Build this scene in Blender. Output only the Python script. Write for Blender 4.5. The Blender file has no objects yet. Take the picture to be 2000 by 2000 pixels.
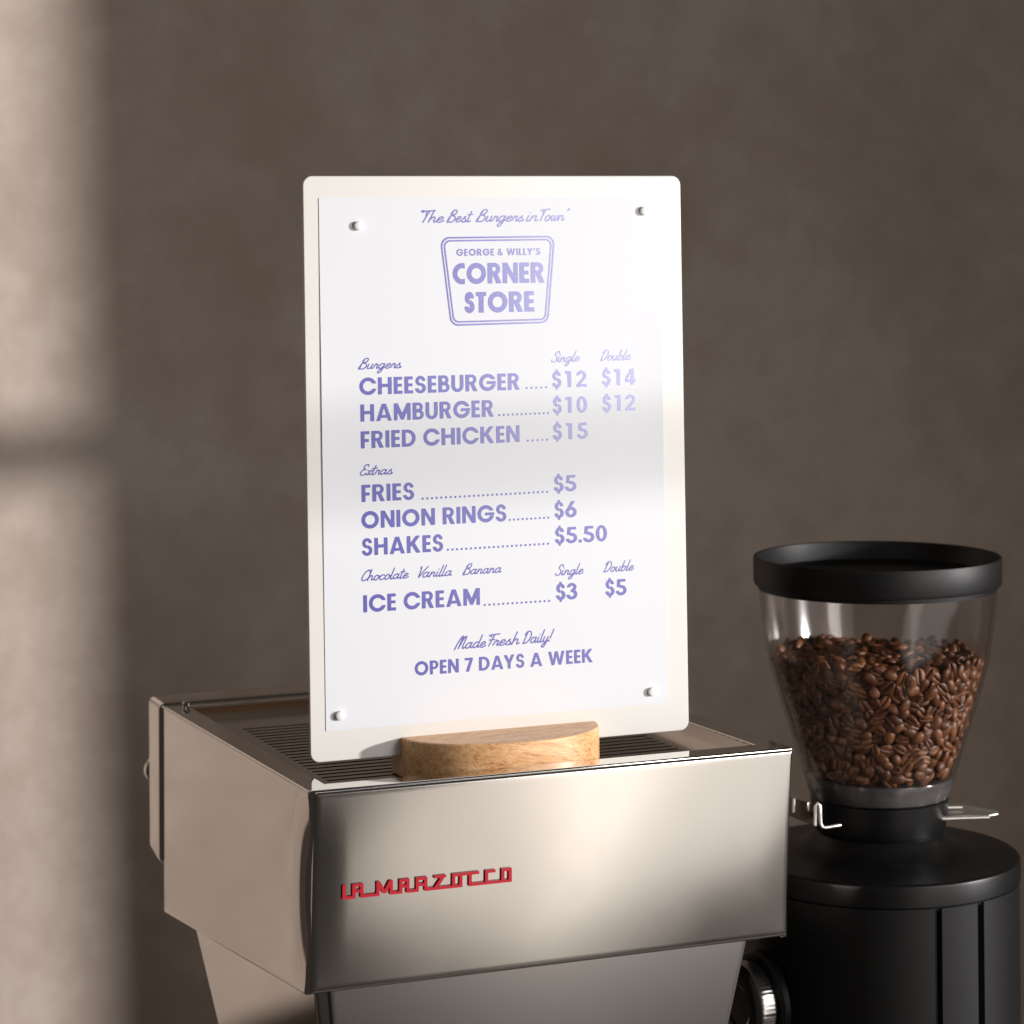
import bpy, bmesh, math, random
import numpy as np
from mathutils import Vector, Matrix

S = bpy.context.scene
COL = S.collection
random.seed(7)
rng = np.random.default_rng(11)

# ------------------------------------------------------------------ frame of reference (metres)
CAM_H = 0.639                       # lens height above the counter
YAW = math.radians(22.03)           # the board and the machine are turned this much from the view axis
BO = Vector((-0.00966, 1.49497, 0)) # plan position of the middle of the board face
U = Vector((math.cos(YAW), math.sin(YAW), 0))      # along the board, to the right
N = Vector((math.sin(YAW), -math.cos(YAW), 0))     # out of the board, to the viewer
Z = Vector((0, 0, 1))

def M(u, n, y):
    """u along the board, n out of it, y below the lens, all in mm -> world metres"""
    return BO + U*(u/1000) + N*(n/1000) + Z*(CAM_H - y/1000)

TILT = 0.015
BC = Vector((BO.x, BO.y, CAM_H-0.12764))
BD = (-Z)*math.cos(TILT) + N*math.sin(TILT)
BN = N*math.cos(TILT) + Z*math.sin(TILT)
def B(u, v, n=0.0):
    """u right, v down on the board face, n out of it (mm)"""
    return BC + U*(u/1000) + BD*(v/1000) + BN*(n/1000)

# ------------------------------------------------------------------ camera
ROLL = math.radians(-0.531)
cam = bpy.data.cameras.new('camera')
cam_o = bpy.data.objects.new('camera', cam); COL.objects.link(cam_o)
c, s_ = math.cos(ROLL), math.sin(ROLL)
right = Vector((c, 0, s_)); up = Vector((-s_, 0, c)); back = Vector((0, -1, 0))
cam_o.matrix_world = Matrix(((right.x, up.x, back.x, 0), (right.y, up.y, back.y, 0), (right.z, up.z, back.z, CAM_H), (0, 0, 0, 1)))
cam.sensor_width = 36; cam.lens = 91.8; cam.shift_y = -0.272
cam.clip_start = 0.05; cam.clip_end = 60
cam.dof.use_dof = True; cam.dof.focus_distance = 1.46; cam.dof.aperture_fstop = 11.0
S.camera = cam_o

# ------------------------------------------------------------------ world, lamps, exposure
w = bpy.data.worlds.new('World'); S.world = w; w.use_nodes = True
bg = w.node_tree.nodes['Background']
bg.inputs[0].default_value = (1.0, 0.88, 0.76, 1); bg.inputs[1].default_value = 0.036

KEY_DIR = (U*1.43 + N*1.0 + Z*0.175).normalized()
KEY_POS = BC + KEY_DIR*8.0
lk = bpy.data.lights.new('window_light', 'SPOT')
lk.energy = 3350; lk.color = (1.0, 0.978, 0.968); lk.shadow_soft_size = 0.145
lk.spot_size = math.radians(34); lk.spot_blend = 0.1
ok = bpy.data.objects.new('window_light', lk); COL.objects.link(ok)
ok.location = KEY_POS
ok.rotation_euler = (-(KEY_DIR)).to_track_quat('-Z', 'Y').to_euler()

def area(name, pos, face, along, sx, sy, radiance, color):
    """rectangular lamp at pos, shining along -face, its long side along `along`"""
    l = bpy.data.lights.new(name, 'AREA'); l.shape = 'RECTANGLE'; l.size = sx; l.size_y = sy
    l.energy = radiance*math.pi*sx*sy; l.color = color
    o = bpy.data.objects.new(name, l); COL.objects.link(o)
    f = Vector(face).normalized(); a = Vector(along); a = (a-f*a.dot(f)).normalized(); b = f.cross(a)
    o.matrix_world = Matrix(((a.x, b.x, f.x, pos[0]), (a.y, b.y, f.y, pos[1]), (a.z, b.z, f.z, pos[2]), (0, 0, 0, 1)))
    return o
# big soft source low on the right, in front of the machine (its reflection lights up the steel front)
RC = Vector((0.6767, -0.6714, -0.3021)); E1 = Vector((0.7043, 0.7099, 0.0))
FC = Vector((0.661, 0.806, 0.0))
f_al = E1*math.cos(math.radians(18))+Z*math.sin(math.radians(18)); f_up = -E1*math.sin(math.radians(18))+Z*math.cos(math.radians(18))
FSX, FSY = 0.75, 0.80
corner = FC + E1*(0.03) + Z*(-0.060)
area('soft_fill', corner+f_al*FSX/2+f_up*FSY/2, RC, f_al, FSX, FSY, 1.12, (1.0, 0.95, 0.90))
# added lamp higher up, makes the sheen on the ink at upper right
RH = Vector((0.71, -0.704, 0))
area('sheen_lamp', FC + E1*0.17 + Z*0.66 + RH*0.21, Vector((0.86, -0.50, 0.12)), E1, 0.28, 0.46, 5.3, (1.0, 0.97, 0.95)).data.spread = math.radians(120)
# added upright strip lamp, its reflection makes the bright band in the steel front
area('band_strip', FC + E1*0.012 + Z*0.0 - RC*0.03, RC, E1, 0.055, 0.66, 0.30, (1.0, 0.95, 0.88))
# weak added fill lamp, high on the left, lifting shadows around the board
area('left_fill', (-0.36, 0.72, 1.02), Vector((-0.30, -0.72, 0.52)), Vector((1, 0, 0)), 0.6, 0.6, 0.66, (1.0, 0.95, 0.91))
# dimmer lamp added left of the soft fill, brightens the steel's left part
w_al = E1*(-math.cos(math.radians(20)))+Z*math.sin(math.radians(20)); w_up = E1*math.sin(math.radians(20))+Z*math.cos(math.radians(20))
area('side_fill', FC + E1*(0.010) + Z*(-0.112) + w_al*0.112 + w_up*0.25, RC, w_al, 0.225, 0.5, 1.02, (1.0, 0.92, 0.84))

S.view_settings.view_transform = 'Standard'; S.view_settings.look = 'None'
S.view_settings.exposure = 0; S.view_settings.gamma = 1; S.view_settings.use_curve_mapping = False
S.cycles.max_bounces = 14; S.cycles.transparent_max_bounces = 24
S.cycles.caustics_reflective = False; S.cycles.caustics_refractive = False

# ------------------------------------------------------------------ materials
def mat(name):
    m = bpy.data.materials.new(name); m.use_nodes = True
    return m, m.node_tree.nodes, m.node_tree.links, m.node_tree.nodes['Principled BSDF']
def plain(name, col, rough=0.5, metal=0.0, spec=0.5, **kw):
    m, n, l, p = mat(name)
    p.inputs['Base Color'].default_value = (*col, 1); p.inputs['Roughness'].default_value = rough
    p.inputs['Metallic'].default_value = metal; p.inputs['Specular IOR Level'].default_value = spec
    for k, v in kw.items(): p.inputs[k].default_value = v
    return m
def noise_node(n, l, scale, detail=4, vec=None, rough=0.5):
    t = n.new('ShaderNodeTexNoise'); t.inputs['Scale'].default_value = scale
    t.inputs['Detail'].default_value = detail; t.inputs['Roughness'].default_value = rough
    if vec is not None: l.new(vec, t.inputs['Vector'])
    return t
def ramp(n, l, src, stops):
    r = n.new('ShaderNodeValToRGB'); e = r.color_ramp.elements
    while len(e) < len(stops): e.new(0.5)
    for i, (p, cc) in enumerate(stops):
        e[i].position = p; e[i].color = (*cc, 1)
    l.new(src, r.inputs[0]); return r
def coords(n):
    return n.new('ShaderNodeTexCoord').outputs['Object']
def mapping(n, l, vec, scale=(1, 1, 1), rot=(0, 0, 0)):
    mp = n.new('ShaderNodeMapping'); l.new(vec, mp.inputs['Vector'])
    mp.inputs['Scale'].default_value = scale; mp.inputs['Rotation'].default_value = rot
    return mp.outputs[0]
def bump(n, l, p, src, strength, dist):
    b = n.new('ShaderNodeBump'); b.inputs['Strength'].default_value = strength
    b.inputs['Distance'].default_value = dist
    l.new(src, b.inputs['Height']); l.new(b.outputs[0], p.inputs['Normal']); return b

def plaster():
    m, n, l, p = mat('plaster')
    v = coords(n)
    a = noise_node(n, l, 3.2, 5, v, 0.6)
    b = noise_node(n, l, 22, 6, v, 0.65)
    mx = n.new('ShaderNodeMath'); mx.operation = 'MULTIPLY_ADD'; l.new(b.outputs[0], mx.inputs[0]); mx.inputs[1].default_value = 0.7
    l.new(a.outputs[0], mx.inputs[2])
    r = ramp(n, l, mx.outputs[0], [(0.60, (0.485, 0.385, 0.318)), (0.84, (0.56, 0.455, 0.385)), (1.10, (0.635, 0.53, 0.455))])
    l.new(r.outputs[0], p.inputs['Base Color'])
    p.inputs['Roughness'].default_value = 0.9; p.inputs['Specular IOR Level'].default_value = 0.15
    bump(n, l, p, b.outputs[0], 0.25, 0.004)
    return m
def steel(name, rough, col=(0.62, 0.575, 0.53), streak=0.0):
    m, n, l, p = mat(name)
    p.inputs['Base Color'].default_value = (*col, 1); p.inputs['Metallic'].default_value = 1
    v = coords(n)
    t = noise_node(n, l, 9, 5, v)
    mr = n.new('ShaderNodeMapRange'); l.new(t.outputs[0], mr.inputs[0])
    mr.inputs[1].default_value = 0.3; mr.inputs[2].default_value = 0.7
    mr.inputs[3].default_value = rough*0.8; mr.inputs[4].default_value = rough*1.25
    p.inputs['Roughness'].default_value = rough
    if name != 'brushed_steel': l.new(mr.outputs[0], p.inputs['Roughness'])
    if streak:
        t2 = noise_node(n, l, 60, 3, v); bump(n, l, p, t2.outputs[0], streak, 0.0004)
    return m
def black_coat(name, base=0.0045, rough=0.46, grain=0.35):
    m, n, l, p = mat(name)
    p.inputs['Base Color'].default_value = (base*1.05, base, base*1.0, 1)
    p.inputs['Roughness'].default_value = rough; p.inputs['Specular IOR Level'].default_value = 0.28
    t = noise_node(n, l, 1500, 2, coords(n)); bump(n, l, p, t.outputs[0], grain, 0.0003)
    return m
def oak():
    m, n, l, p = mat('oak')
    v = coords(n)
    q = mapping(n, l, v, (1, 1, 1), (0, math.radians(-13), math.radians(9)))      # grain runs along X of q
    f = noise_node(n, l, 1.0, 4, mapping(n, l, q, (7, 620, 620)), 0.6)
    g = noise_node(n, l, 1.0, 2, mapping(n, l, q, (4, 150, 150)), 0.5)
    mx = n.new('ShaderNodeMath'); mx.operation = 'MULTIPLY_ADD'
    l.new(g.outputs[0], mx.inputs[0]); mx.inputs[1].default_value = 0.55; l.new(f.outputs[0], mx.inputs[2])
    r = ramp(n, l, mx.outputs[0], [(0.55, (0.50, 0.225, 0.088)), (0.70, (0.70, 0.375, 0.165)), (0.84, (0.78, 0.46, 0.225)), (0.98, (0.84, 0.54, 0.29))])
    pr = noise_node(n, l, 1.0, 2, mapping(n, l, q, (60, 1500, 1500)), 0.6)      # open pores, drawn out along the grain
    rr = ramp(n, l, pr.outputs[0], [(0.36, (0.66, 0.55, 0.46)), (0.46, (1, 1, 1))])
    mul = n.new('ShaderNodeMixRGB'); mul.blend_type = 'MULTIPLY'; mul.inputs[0].default_value = 0.8
    l.new(r.outputs[0], mul.inputs[1]); l.new(rr.outputs[0], mul.inputs[2])
    l.new(mul.outputs[0], p.inputs['Base Color'])
    p.inputs['Roughness'].default_value = 0.38
    bump(n, l, p, pr.outputs[0], 0.2, 0.0003)
    return m
def clear_plastic(name, tint=(0.955, 0.945, 0.94), ior=1.45):
    m = bpy.data.materials.new(name); m.use_nodes = True
    n, l = m.node_tree.nodes, m.node_tree.links
    n.clear()
    out = n.new('ShaderNodeOutputMaterial'); mixs = n.new('ShaderNodeMixShader')
    tr = n.new('ShaderNodeBsdfTransparent'); tr.inputs[0].default_value = (*tint, 1)
    gl = n.new('ShaderNodeBsdfGlossy'); gl.inputs['Roughness'].default_value = 0.12
    fr = n.new('ShaderNodeFresnel'); fr.inputs[0].default_value = ior
    ge = n.new('ShaderNodeNewGeometry'); mi = n.new('ShaderNodeMix')     # same index from either side of the thin wall
    l.new(ge.outputs['Backfacing'], mi.inputs[0]); mi.inputs[2].default_value = ior; mi.inputs[3].default_value = 1/ior
    l.new(mi.outputs[0], fr.inputs[0])
    l.new(fr.outputs[0], mixs.inputs[0]); l.new(tr.outputs[0], mixs.inputs[1]); l.new(gl.outputs[0], mixs.inputs[2])
    l.new(mixs.outputs[0], out.inputs[0])
    return m
def bean_mat():
    m, n, l, p = mat('roasted_bean')
    oi = n.new('ShaderNodeObjectInfo')
    t = noise_node(n, l, 130, 2, n.new('ShaderNodeNewGeometry').outputs['Position'])
    ad = n.new('ShaderNodeMath'); ad.operation = 'MULTIPLY_ADD'; l.new(t.outputs[0], ad.inputs[0]); ad.inputs[1].default_value = 1.3
    sb = n.new('ShaderNodeMath'); sb.operation = 'MULTIPLY'; l.new(oi.outputs['Random'], sb.inputs[0]); sb.inputs[1].default_value = 0.35
    l.new(sb.outputs[0], ad.inputs[2])
    r = ramp(n, l, ad.outputs[0], [(0.35, (0.052, 0.017, 0.006)), (0.8, (0.12, 0.042, 0.0155)), (1.15, (0.22, 0.088, 0.035))])
    l.new(r.outputs[0], p.inputs['Base Color']); p.inputs['Roughness'].default_value = 0.44
    p.inputs['Specular IOR Level'].default_value = 0.45
    return m
def ink():
    m, n, l, p = mat('violet_ink')
    t = noise_node(n, l, 900, 3, coords(n))
    r = ramp(n, l, t.outputs[0], [(0.3, (0.074, 0.070, 0.345)), (0.7, (0.10, 0.094, 0.41))])
    l.new(r.outputs[0], p.inputs['Base Color'])
    p.inputs['Roughness'].default_value = 0.25; p.inputs['Specular IOR Level'].default_value = 1.0
    return m

MT = dict(
    plaster=plaster(),
    front=steel('polished_steel_front', 0.17, (0.63, 0.595, 0.555)),
    side=steel('polished_steel_side', 0.07, (0.70, 0.655, 0.61)),
    mirror=steel('mirror_steel', 0.035, (0.70, 0.67, 0.63)),
    tray=steel('tray_steel', 0.13, (0.60, 0.56, 0.52)),
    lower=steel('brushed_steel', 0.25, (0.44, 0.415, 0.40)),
    chrome=steel('chrome', 0.05, (0.75, 0.73, 0.70)),
    seam=plain('seam_black', (0.012, 0.010, 0.009), 0.35),
    void=plain('slot_shade_black', (0.012, 0.010, 0.009), 0.6),
    board=plain('cream_powder_coat', (0.705, 0.685, 0.645), 0.33),
    paper=plain('paper', (0.705, 0.71, 0.745), 0.55, spec=0.35),
    magnet=plain('magnet_white', (0.80, 0.795, 0.79), 0.5, **{'Subsurface Weight': 0.35, 'Subsurface Scale': 0.003}),
    ink=ink(), oak=oak(),
    red=plain('red_enamel', (0.46, 0.005, 0.020), 0.38),
    coat=black_coat('black_powder_coat'), coat2=black_coat('black_satin', 0.004, 0.38, 0.12),
    clear=clear_plastic('clear_acrylic'),
    haze_plastic=plain('collar_plastic', (0.12, 0.11, 0.112), 0.14, spec=0.7, Alpha=0.5),
    satin=steel('satin_steel', 0.34, (0.72, 0.69, 0.65)),
    dark_chrome=steel('dark_chrome', 0.16, (0.42, 0.41, 0.41)),
    bean=bean_mat(),
    counter=plain('counter_stone', (0.16, 0.135, 0.115), 0.5),
    room=plain('window_wall_paint', (0.45, 0.39, 0.33), 0.9),
)

# ------------------------------------------------------------------ object helpers
def link(name, me, m=None, parent=None, smooth=None, wn=False):
    o = bpy.data.objects.new(name, me); COL.objects.link(o)
    if m is not None: me.materials.append(m)
    if parent is not None: o.parent = parent
    if smooth is not None:
        for p in me.polygons: p.use_smooth = True
        if smooth < 179:
            bm = bmesh.new(); bm.from_mesh(me)
            for e in bm.edges:
                if len(e.link_faces) == 2 and e.calc_face_angle(0) > math.radians(smooth): e.smooth = False
            bm.to_mesh(me); bm.free()
    if wn: o.modifiers.new('weighted', 'WEIGHTED_NORMAL').keep_sharp = True
    return o
def tag(o, label, cat, group=None):
    o['label'] = label; o['category'] = cat
    if group: o['group'] = group
    return o
def struct(o):
    o['kind'] = 'structure'; return o
def thing(name, loc, label, cat, group=None):
    o = bpy.data.objects.new(name, None); COL.objects.link(o); o.location = loc; o.empty_display_size = 0.05
    return tag(o, label, cat, group)
def pydata(name, verts, faces, origin=(0, 0, 0)):
    me = bpy.data.meshes.new(name); o = Vector(origin)
    me.from_pydata([tuple(Vector(v)-o) for v in verts], [], faces); me.update(); return me
def place(o, origin):
    """meshes under a thing are written in the thing's local frame (translation only)"""
    return o
def local(verts, parent):
    p = parent.location if parent is not None else Vector()
    return [Vector(v)-p for v in verts]
def box_faces(b=0):
    return [tuple(b+i for i in f) for f in ((0, 1, 2, 3), (7, 6, 5, 4), (0, 4, 5, 1), (1, 5, 6, 2), (2, 6, 7, 3), (3, 7, 4, 0))]
def hexa(vs):       # 4 top (ccw), 4 bottom
    return list(vs), box_faces()
def fix(me):
    bm = bmesh.new(); bm.from_mesh(me); bmesh.ops.recalc_face_normals(bm, faces=bm.faces); bm.to_mesh(me); bm.free()
def bevel(me, width, seg=2, ang=30):
    bm = bmesh.new(); bm.from_mesh(me); bmesh.ops.recalc_face_normals(bm, faces=bm.faces)
    es = [e for e in bm.edges if len(e.link_faces) == 2 and e.calc_face_angle(0) > math.radians(ang)]
    bmesh.ops.bevel(bm, geom=es, offset=width, segments=seg, profile=0.5, affect='EDGES', clamp_overlap=True)
    bm.to_mesh(me); bm.free()
def solid(name, verts, faces, m, parent=None, bev=0, seg=2, smooth=40):
    me = pydata(name, local(verts, parent), faces); fix(me)
    if bev: bevel(me, bev, seg)
    return link(name, me, m, parent, smooth, bool(bev))
def mbox(name, u0, u1, n0, n1, y0, y1, m, parent=None, bev=0):
    v = [M(u0, n0, y0), M(u1, n0, y0), M(u1, n1, y0), M(u0, n1, y0), M(u0, n0, y1), M(u1, n0, y1), M(u1, n1, y1), M(u0, n1, y1)]
    return solid(name, v, box_faces(), m, parent, bev)
def lathe(prof, seg=96, axis='Z', closed=False):
    vs, fs = [], []
    k = len(prof)
    for i in range(seg):
        a = 2*math.pi*i/seg
        for r, z in prof: vs.append((r*math.cos(a), r*math.sin(a), z))
    for i in range(seg):
        j = (i+1) % seg
        for q in range(k if closed else k-1):
            q2 = (q+1) % k
            fs.append((i*k+q, j*k+q, j*k+q2, i*k+q2))
    return vs, fs
def lathe_obj(name, prof, m, parent, base=(0, 0, 0), rot=None, seg=96, closed=False, smooth=35):
    vs, fs = lathe(prof, seg, closed=closed)
    R = rot.to_matrix() if rot is not None else Matrix.Identity(3)
    b = Vector(base)
    vs = [R @ Vector(v) + b for v in vs]
    me = bpy.data.meshes.new(name); me.from_pydata([tuple(v) for v in vs], [], fs); me.update()
    bm = bmesh.new(); bm.from_mesh(me); bmesh.ops.remove_doubles(bm, verts=bm.verts, dist=1e-6)
    bmesh.ops.recalc_face_normals(bm, faces=bm.faces); bm.to_mesh(me); bm.free()
    return link(name, me, m, parent, smooth)
def tube(name, pts, r, m, parent, seg=12):
    pts = [Vector(p) for p in pts]; vs, fs = [], []
    for i, p in enumerate(pts):
        d = (pts[min(i+1, len(pts)-1)]-pts[max(i-1, 0)]).normalized()
        a = d.orthogonal().normalized() if i == 0 else (a - d*a.dot(d)).normalized()
        b = d.cross(a)
        for k in range(seg):
            t = 2*math.pi*k/seg; vs.append(p + a*(r*math.cos(t)) + b*(r*math.sin(t)))
    for i in range(len(pts)-1):
        for k in range(seg):
            k2 = (k+1) % seg; fs.append((i*seg+k, i*seg+k2, (i+1)*seg+k2, (i+1)*seg+k))
    fs.append(tuple(range(seg))[::-1]); fs.append(tuple((len(pts)-1)*seg+k for k in range(seg)))
    me = pydata(name, vs, fs); fix(me)
    return link(name, me, m, parent, 50)
def grid_panel(name, P, out, m, parent, ru=2.0, rv=2.0, bul=0.0, lam=18.0, skirt=5.0, peak=1.0, ends=(1, 1)):
    """sheet-metal panel: P = (top-start, top-end, bottom-end, bottom-start) world points, rolled edges, slightly pillowed near its ends"""
    P = [Vector(p) for p in P]; out = Vector(out).normalized()
    Lu = ((P[1]-P[0]).length)*1000; Lv = ((P[3]-P[0]).length)*1000
    def samples(L, r, extra):
        e = [0, .07, .15, .3, .5, .75, 1.0]
        a = [r*x for x in e] + [r+x for x in extra]
        mid = np.linspace(a[-1], L-a[-1], 14)[1:-1]
        return np.array(a + list(mid) + [L-x for x in a[::-1]])
    us = samples(Lu, ru, [2, 4, 6, 8, 10, 12, 14, 16, 18, 21, 25]); vs_ = samples(Lv, rv, [2, 5, 9, 14])
    def roll(d, r):
        return 0 if d >= r else r - math.sqrt(max(0, r*r-(r-d)**2))
    V, F = [], []
    nu, nv = len(us)+2, len(vs_)+2
    for j in range(nv):
        for i in range(nu):
            ii = min(max(i-1, 0), nu-3); jj = min(max(j-1, 0), nv-3)
            s, t = us[ii]/Lu, vs_[jj]/Lv
            p = P[0]*(1-s)*(1-t)+P[1]*s*(1-t)+P[2]*s*t+P[3]*(1-s)*t
            du, dv = min(us[ii], Lu-us[ii]), min(vs_[jj], Lv-vs_[jj])
            off = -max(roll(du, ru), roll(dv, rv))
            k = math.sin(math.pi*min(max(t, 0), 1)**peak)
            e = 1.0
            if us[ii] < lam and ends[0]: e = 1-(1-us[ii]/lam)**2
            if Lu-us[ii] < lam and ends[1]: e = 1-ends[1]*(1-(Lu-us[ii])/lam)**2
            off += bul*k*(e-1)
            if i in (0, nu-1) or j in (0, nv-1): off -= skirt
            V.append(p + out*(off/1000))
    for j in range(nv-1):
        for i in range(nu-1):
            F.append((j*nu+i, j*nu+i+1, (j+1)*nu+i+1, (j+1)*nu+i))
    me = pydata(name, local(V, parent), F)
    bm = bmesh.new(); bm.from_mesh(me)
    bmesh.ops.recalc_face_normals(bm, faces=bm.faces)
    avg = sum((f.normal*f.calc_area() for f in bm.faces), Vector())
    if avg.dot(out) < 0: bmesh.ops.reverse_faces(bm, faces=bm.faces)
    bm.to_mesh(me); bm.free()
    return link(name, me, m, parent, 60)

# ------------------------------------------------------------------ implicit 2-D shapes -> flat or raised meshes (lettering)
def ell(X, Y, cx, cy, rx, ry): return (np.hypot((X-cx)/rx, (Y-cy)/ry)-1)*min(rx, ry)
def bx(X, Y, x0, y0, x1, y1): return np.maximum(np.maximum(x0-X, X-x1), np.maximum(y0-Y, Y-y1))
def poly(X, Y, pts):
    d = np.full(X.shape, 1e9); ins = np.zeros(X.shape, bool); k = len(pts)
    for i in range(k):
        (ax, ay), (bx_, by) = pts[i], pts[(i+1) % k]
        ex, ey = bx_-ax, by-ay; wx, wy = X-ax, Y-ay
        t = np.clip((wx*ex+wy*ey)/(ex*ex+ey*ey+1e-12), 0, 1)
        d = np.minimum(d, np.hypot(wx-ex*t, wy-ey*t))
        cnd = ((ay <= Y) & (by > Y)) | ((by <= Y) & (ay > Y))
        with np.errstate(divide='ignore', invalid='ignore'):
            xi = ax+(Y-ay)/(by-ay if by != ay else 1e-9)*ex
        ins ^= cnd & (X < xi)
    return np.where(ins, -d, d)
def U_(*a):
    r = a[0]
    for b in a[1:]: r = np.minimum(r, b)
    return r
def cut(a, b): return np.maximum(a, -b)
def ring(X, Y, cx, cy, rx, ry, t, tx=None):
    return cut(ell(X, Y, cx, cy, rx, ry), ell(X, Y, cx, cy, rx-(tx or t), ry-t))
def bowl(X, Y, x1, y0, y1, t, tv=None):
    tv = tv or t; R = (y1-y0)/2; cy = (y0+y1)/2; Rx = min(R, x1*0.62)
    o = U_(bx(X, Y, 0, y0, x1-Rx, y1), np.maximum(ell(X, Y, x1-Rx, cy, Rx, R), (x1-Rx-.02)-X))
    i = U_(bx(X, Y, 0, y0+tv, x1-Rx, y1-tv), np.maximum(ell(X, Y, x1-Rx, cy, Rx-t, R-tv), (x1-Rx-.02)-X))
    return cut(o, i)
ST, AR = .25, .205
def g_S(X, Y, x=0, w=.66):
    c = x+w/2
    a = ring(X, Y, c, .715, w*.455, .30, .205, .22); a = cut(a, bx(X, Y, c, .2, c+9, .69)); a = np.maximum(a, .40-Y)
    b = ring(X, Y, c, .295, w*.5, .31, .205, .23); b = cut(b, bx(X, Y, c-9, .31, c, .8)); b = np.maximum(b, Y-.62)
    return U_(a, b)
def G(ch, X, Y):
    b = lambda *a: bx(X, Y, *a)
    p = lambda *a: poly(X, Y, a)
    st = b(0, 0, ST, 1)
    if ch == 'A': return 0.95, U_(cut(p((0, 0), (.345, 1), (.605, 1), (.95, 0), (.69, 0), (.475, .70), (.26, 0)), b(9, 9, 9, 9)), b(.2, .17, .75, .36))
    if ch == 'B': return 0.68, U_(st, bowl(X, Y, .63, .45, 1, .21, .19), bowl(X, Y, .68, 0, .59, .22, .19))
    if ch == 'C': return 0.98, cut(ring(X, Y, .51, .5, .51, .512, .235), b(.55, .37, 2, .63))
    if ch == 'c': return 0.66, np.maximum(ring(X, Y, .51, .5, .51, .512, .245), U_(X-.64, bx(X, Y, 9, 9, 9, 9)))
    if ch == 's': return 0.52, g_S(X, Y, 0, .52)
    if ch == 't': return 0.54, U_(b(.14, 0, .40, 1), b(0, .80, .54, 1))
    if ch == 'D': return 0.83, U_(st, bowl(X, Y, .83, 0, 1, .24, .205))
    if ch == 'E': return 0.53, U_(st, b(0, 0, .53, AR), b(0, .41, .5, .60), b(0, 1-AR, .52, 1))
    if ch == 'F': return 0.53, U_(st, b(0, .36, .49, .56), b(0, 1-AR, .53, 1))
    if ch == 'G': return 1.0, U_(cut(ring(X, Y, .51, .5, .51, .512, .235), b(.5, .40, 2, .66)), np.maximum(b(.44, .39, 1.02, .58), ell(X, Y, .51, .5, .51, .512)))
    if ch == 'H': return 0.82, U_(st, b(.57, 0, .82, 1), b(0, .41, .82, .62))
    if ch == 'I': return ST, st
    if ch == 'K': return 0.86, U_(st, p((.22, .36), (.22, .60), (.55, 1), (.85, 1), (.45, .50)), p((.26, .50), (.45, .66), (.87, 0), (.56, 0)))
    if ch == 'L': return 0.52, U_(st, b(0, 0, .52, AR))
    if ch == 'M': return 1.01, U_(b(0, 0, .235, 1), b(.775, 0, 1.01, 1), p((0, 1), (.25, 1), (.505, .45), (.76, 1), (1.01, 1), (.60, .03), (.41, .03)))
    if ch == 'N': return 0.82, U_(b(0, 0, .24, 1), b(.58, 0, .82, 1), p((0, 1), (.25, 1), (.82, 0), (.57, 0)))
    if ch == 'O': return 1.03, ring(X, Y, .515, .5, .515, .512, .245)
    if ch == 'P': return 0.66, U_(st, bowl(X, Y, .66, .36, 1, .22, .195))
    if ch == 'R': return 0.73, U_(st, bowl(X, Y, .68, .40, 1, .22, .195), p((.26, .48), (.52, .48), (.75, 0), (.46, 0)))
    if ch == 'S': return 0.66, g_S(X, Y)
    if ch == 'T': return 0.62, U_(b(.185, 0, .435, 1), b(0, 1-AR, .62, 1))
    if ch == 'U': return 0.74, cut(U_(b(0, .37, .74, 1), np.maximum(ell(X, Y, .37, .36, .37, .372), Y-.38)), U_(b(.245, .37, .495, 2), ell(X, Y, .37, .36, .125, .155)))
    if ch == 'W': return 1.30, p((0, 1), (.26, 1), (.40, .40), (.53, 1), (.77, 1), (.90, .40), (1.04, 1), (1.3, 1), (1.03, 0), (.79, 0), (.65, .58), (.51, 0), (.27, 0))
    if ch == 'Y': return 0.88, p((0, 1), (.29, 1), (.44, .66), (.59, 1), (.88, 1), (.565, .40), (.565, 0), (.315, 0), (.315, .40))
    if ch == '&': return 0.82, U_(ring(X, Y, .33, .765, .235, .245, .16), cut(ring(X, Y, .33, .29, .33, .30, .19), b(.36, .34, 2, .9)), p((.14, .66), (.36, .66), (.84, 0), (.56, 0)), p((.45, .12), (.62, .06), (.78, .44), (.60, .44)))
    if ch == "'": return 0.20, p((.0, 1.0), (.22, 1.0), (.13, .66), (.0, .66))
    if ch == '.': return 0.21, b(0, 0, .21, .215)
    if ch == '$': return 0.58, U_(g_S(X, Y, 0, .58), b(.205, .94, .365, 1.12), b(.205, -.12, .365, .06))
    if ch == '0': return 0.68, ring(X, Y, .34, .5, .34, .515, .205, .225)
    if ch == '1': return 0.42, U_(b(.17, 0, .42, 1), p((0, 1), (.3, 1), (.3, .81), (.045, .81)))
    if ch == '2': return 0.66, U_(cut(ring(X, Y, .325, .685, .325, .325, .21, .225), b(-9, -9, 9, .69)), p((.425, .69), (.65, .69), (.60, .52), (.30, .19), (.66, .19), (.66, 0), (0, 0), (0, .14), (.38, .55)))
    if ch == '3': return 0.64, U_(np.maximum(cut(ring(X, Y, .30, .735, .29, .275, .20, .21), b(-9, -9, .30, .72)), .42-Y), cut(ring(X, Y, .30, .30, .335, .315, .20, .22), b(-9, .315, .30, 2)), b(.22, .43, .42, .60))
    if ch == '4': return 0.70, cut(p((.36, 1), (.60, 1), (.60, .36), (.70, .36), (.70, .17), (.60, .17), (.60, 0), (.36, 0), (.36, .17), (0, .17), (0, .34)), p((.365, .74), (.20, .36), (.365, .36)))
    if ch == '5': return 0.67, U_(b(.11, .81, .61, 1), p((.09, 1), (.31, 1), (.275, .50), (.05, .50)), cut(ring(X, Y, .325, .315, .345, .33, .205, .22), p((-9, .30), (.26, .30), (.26, .44), (.05, .62), (-9, .62))))
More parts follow.
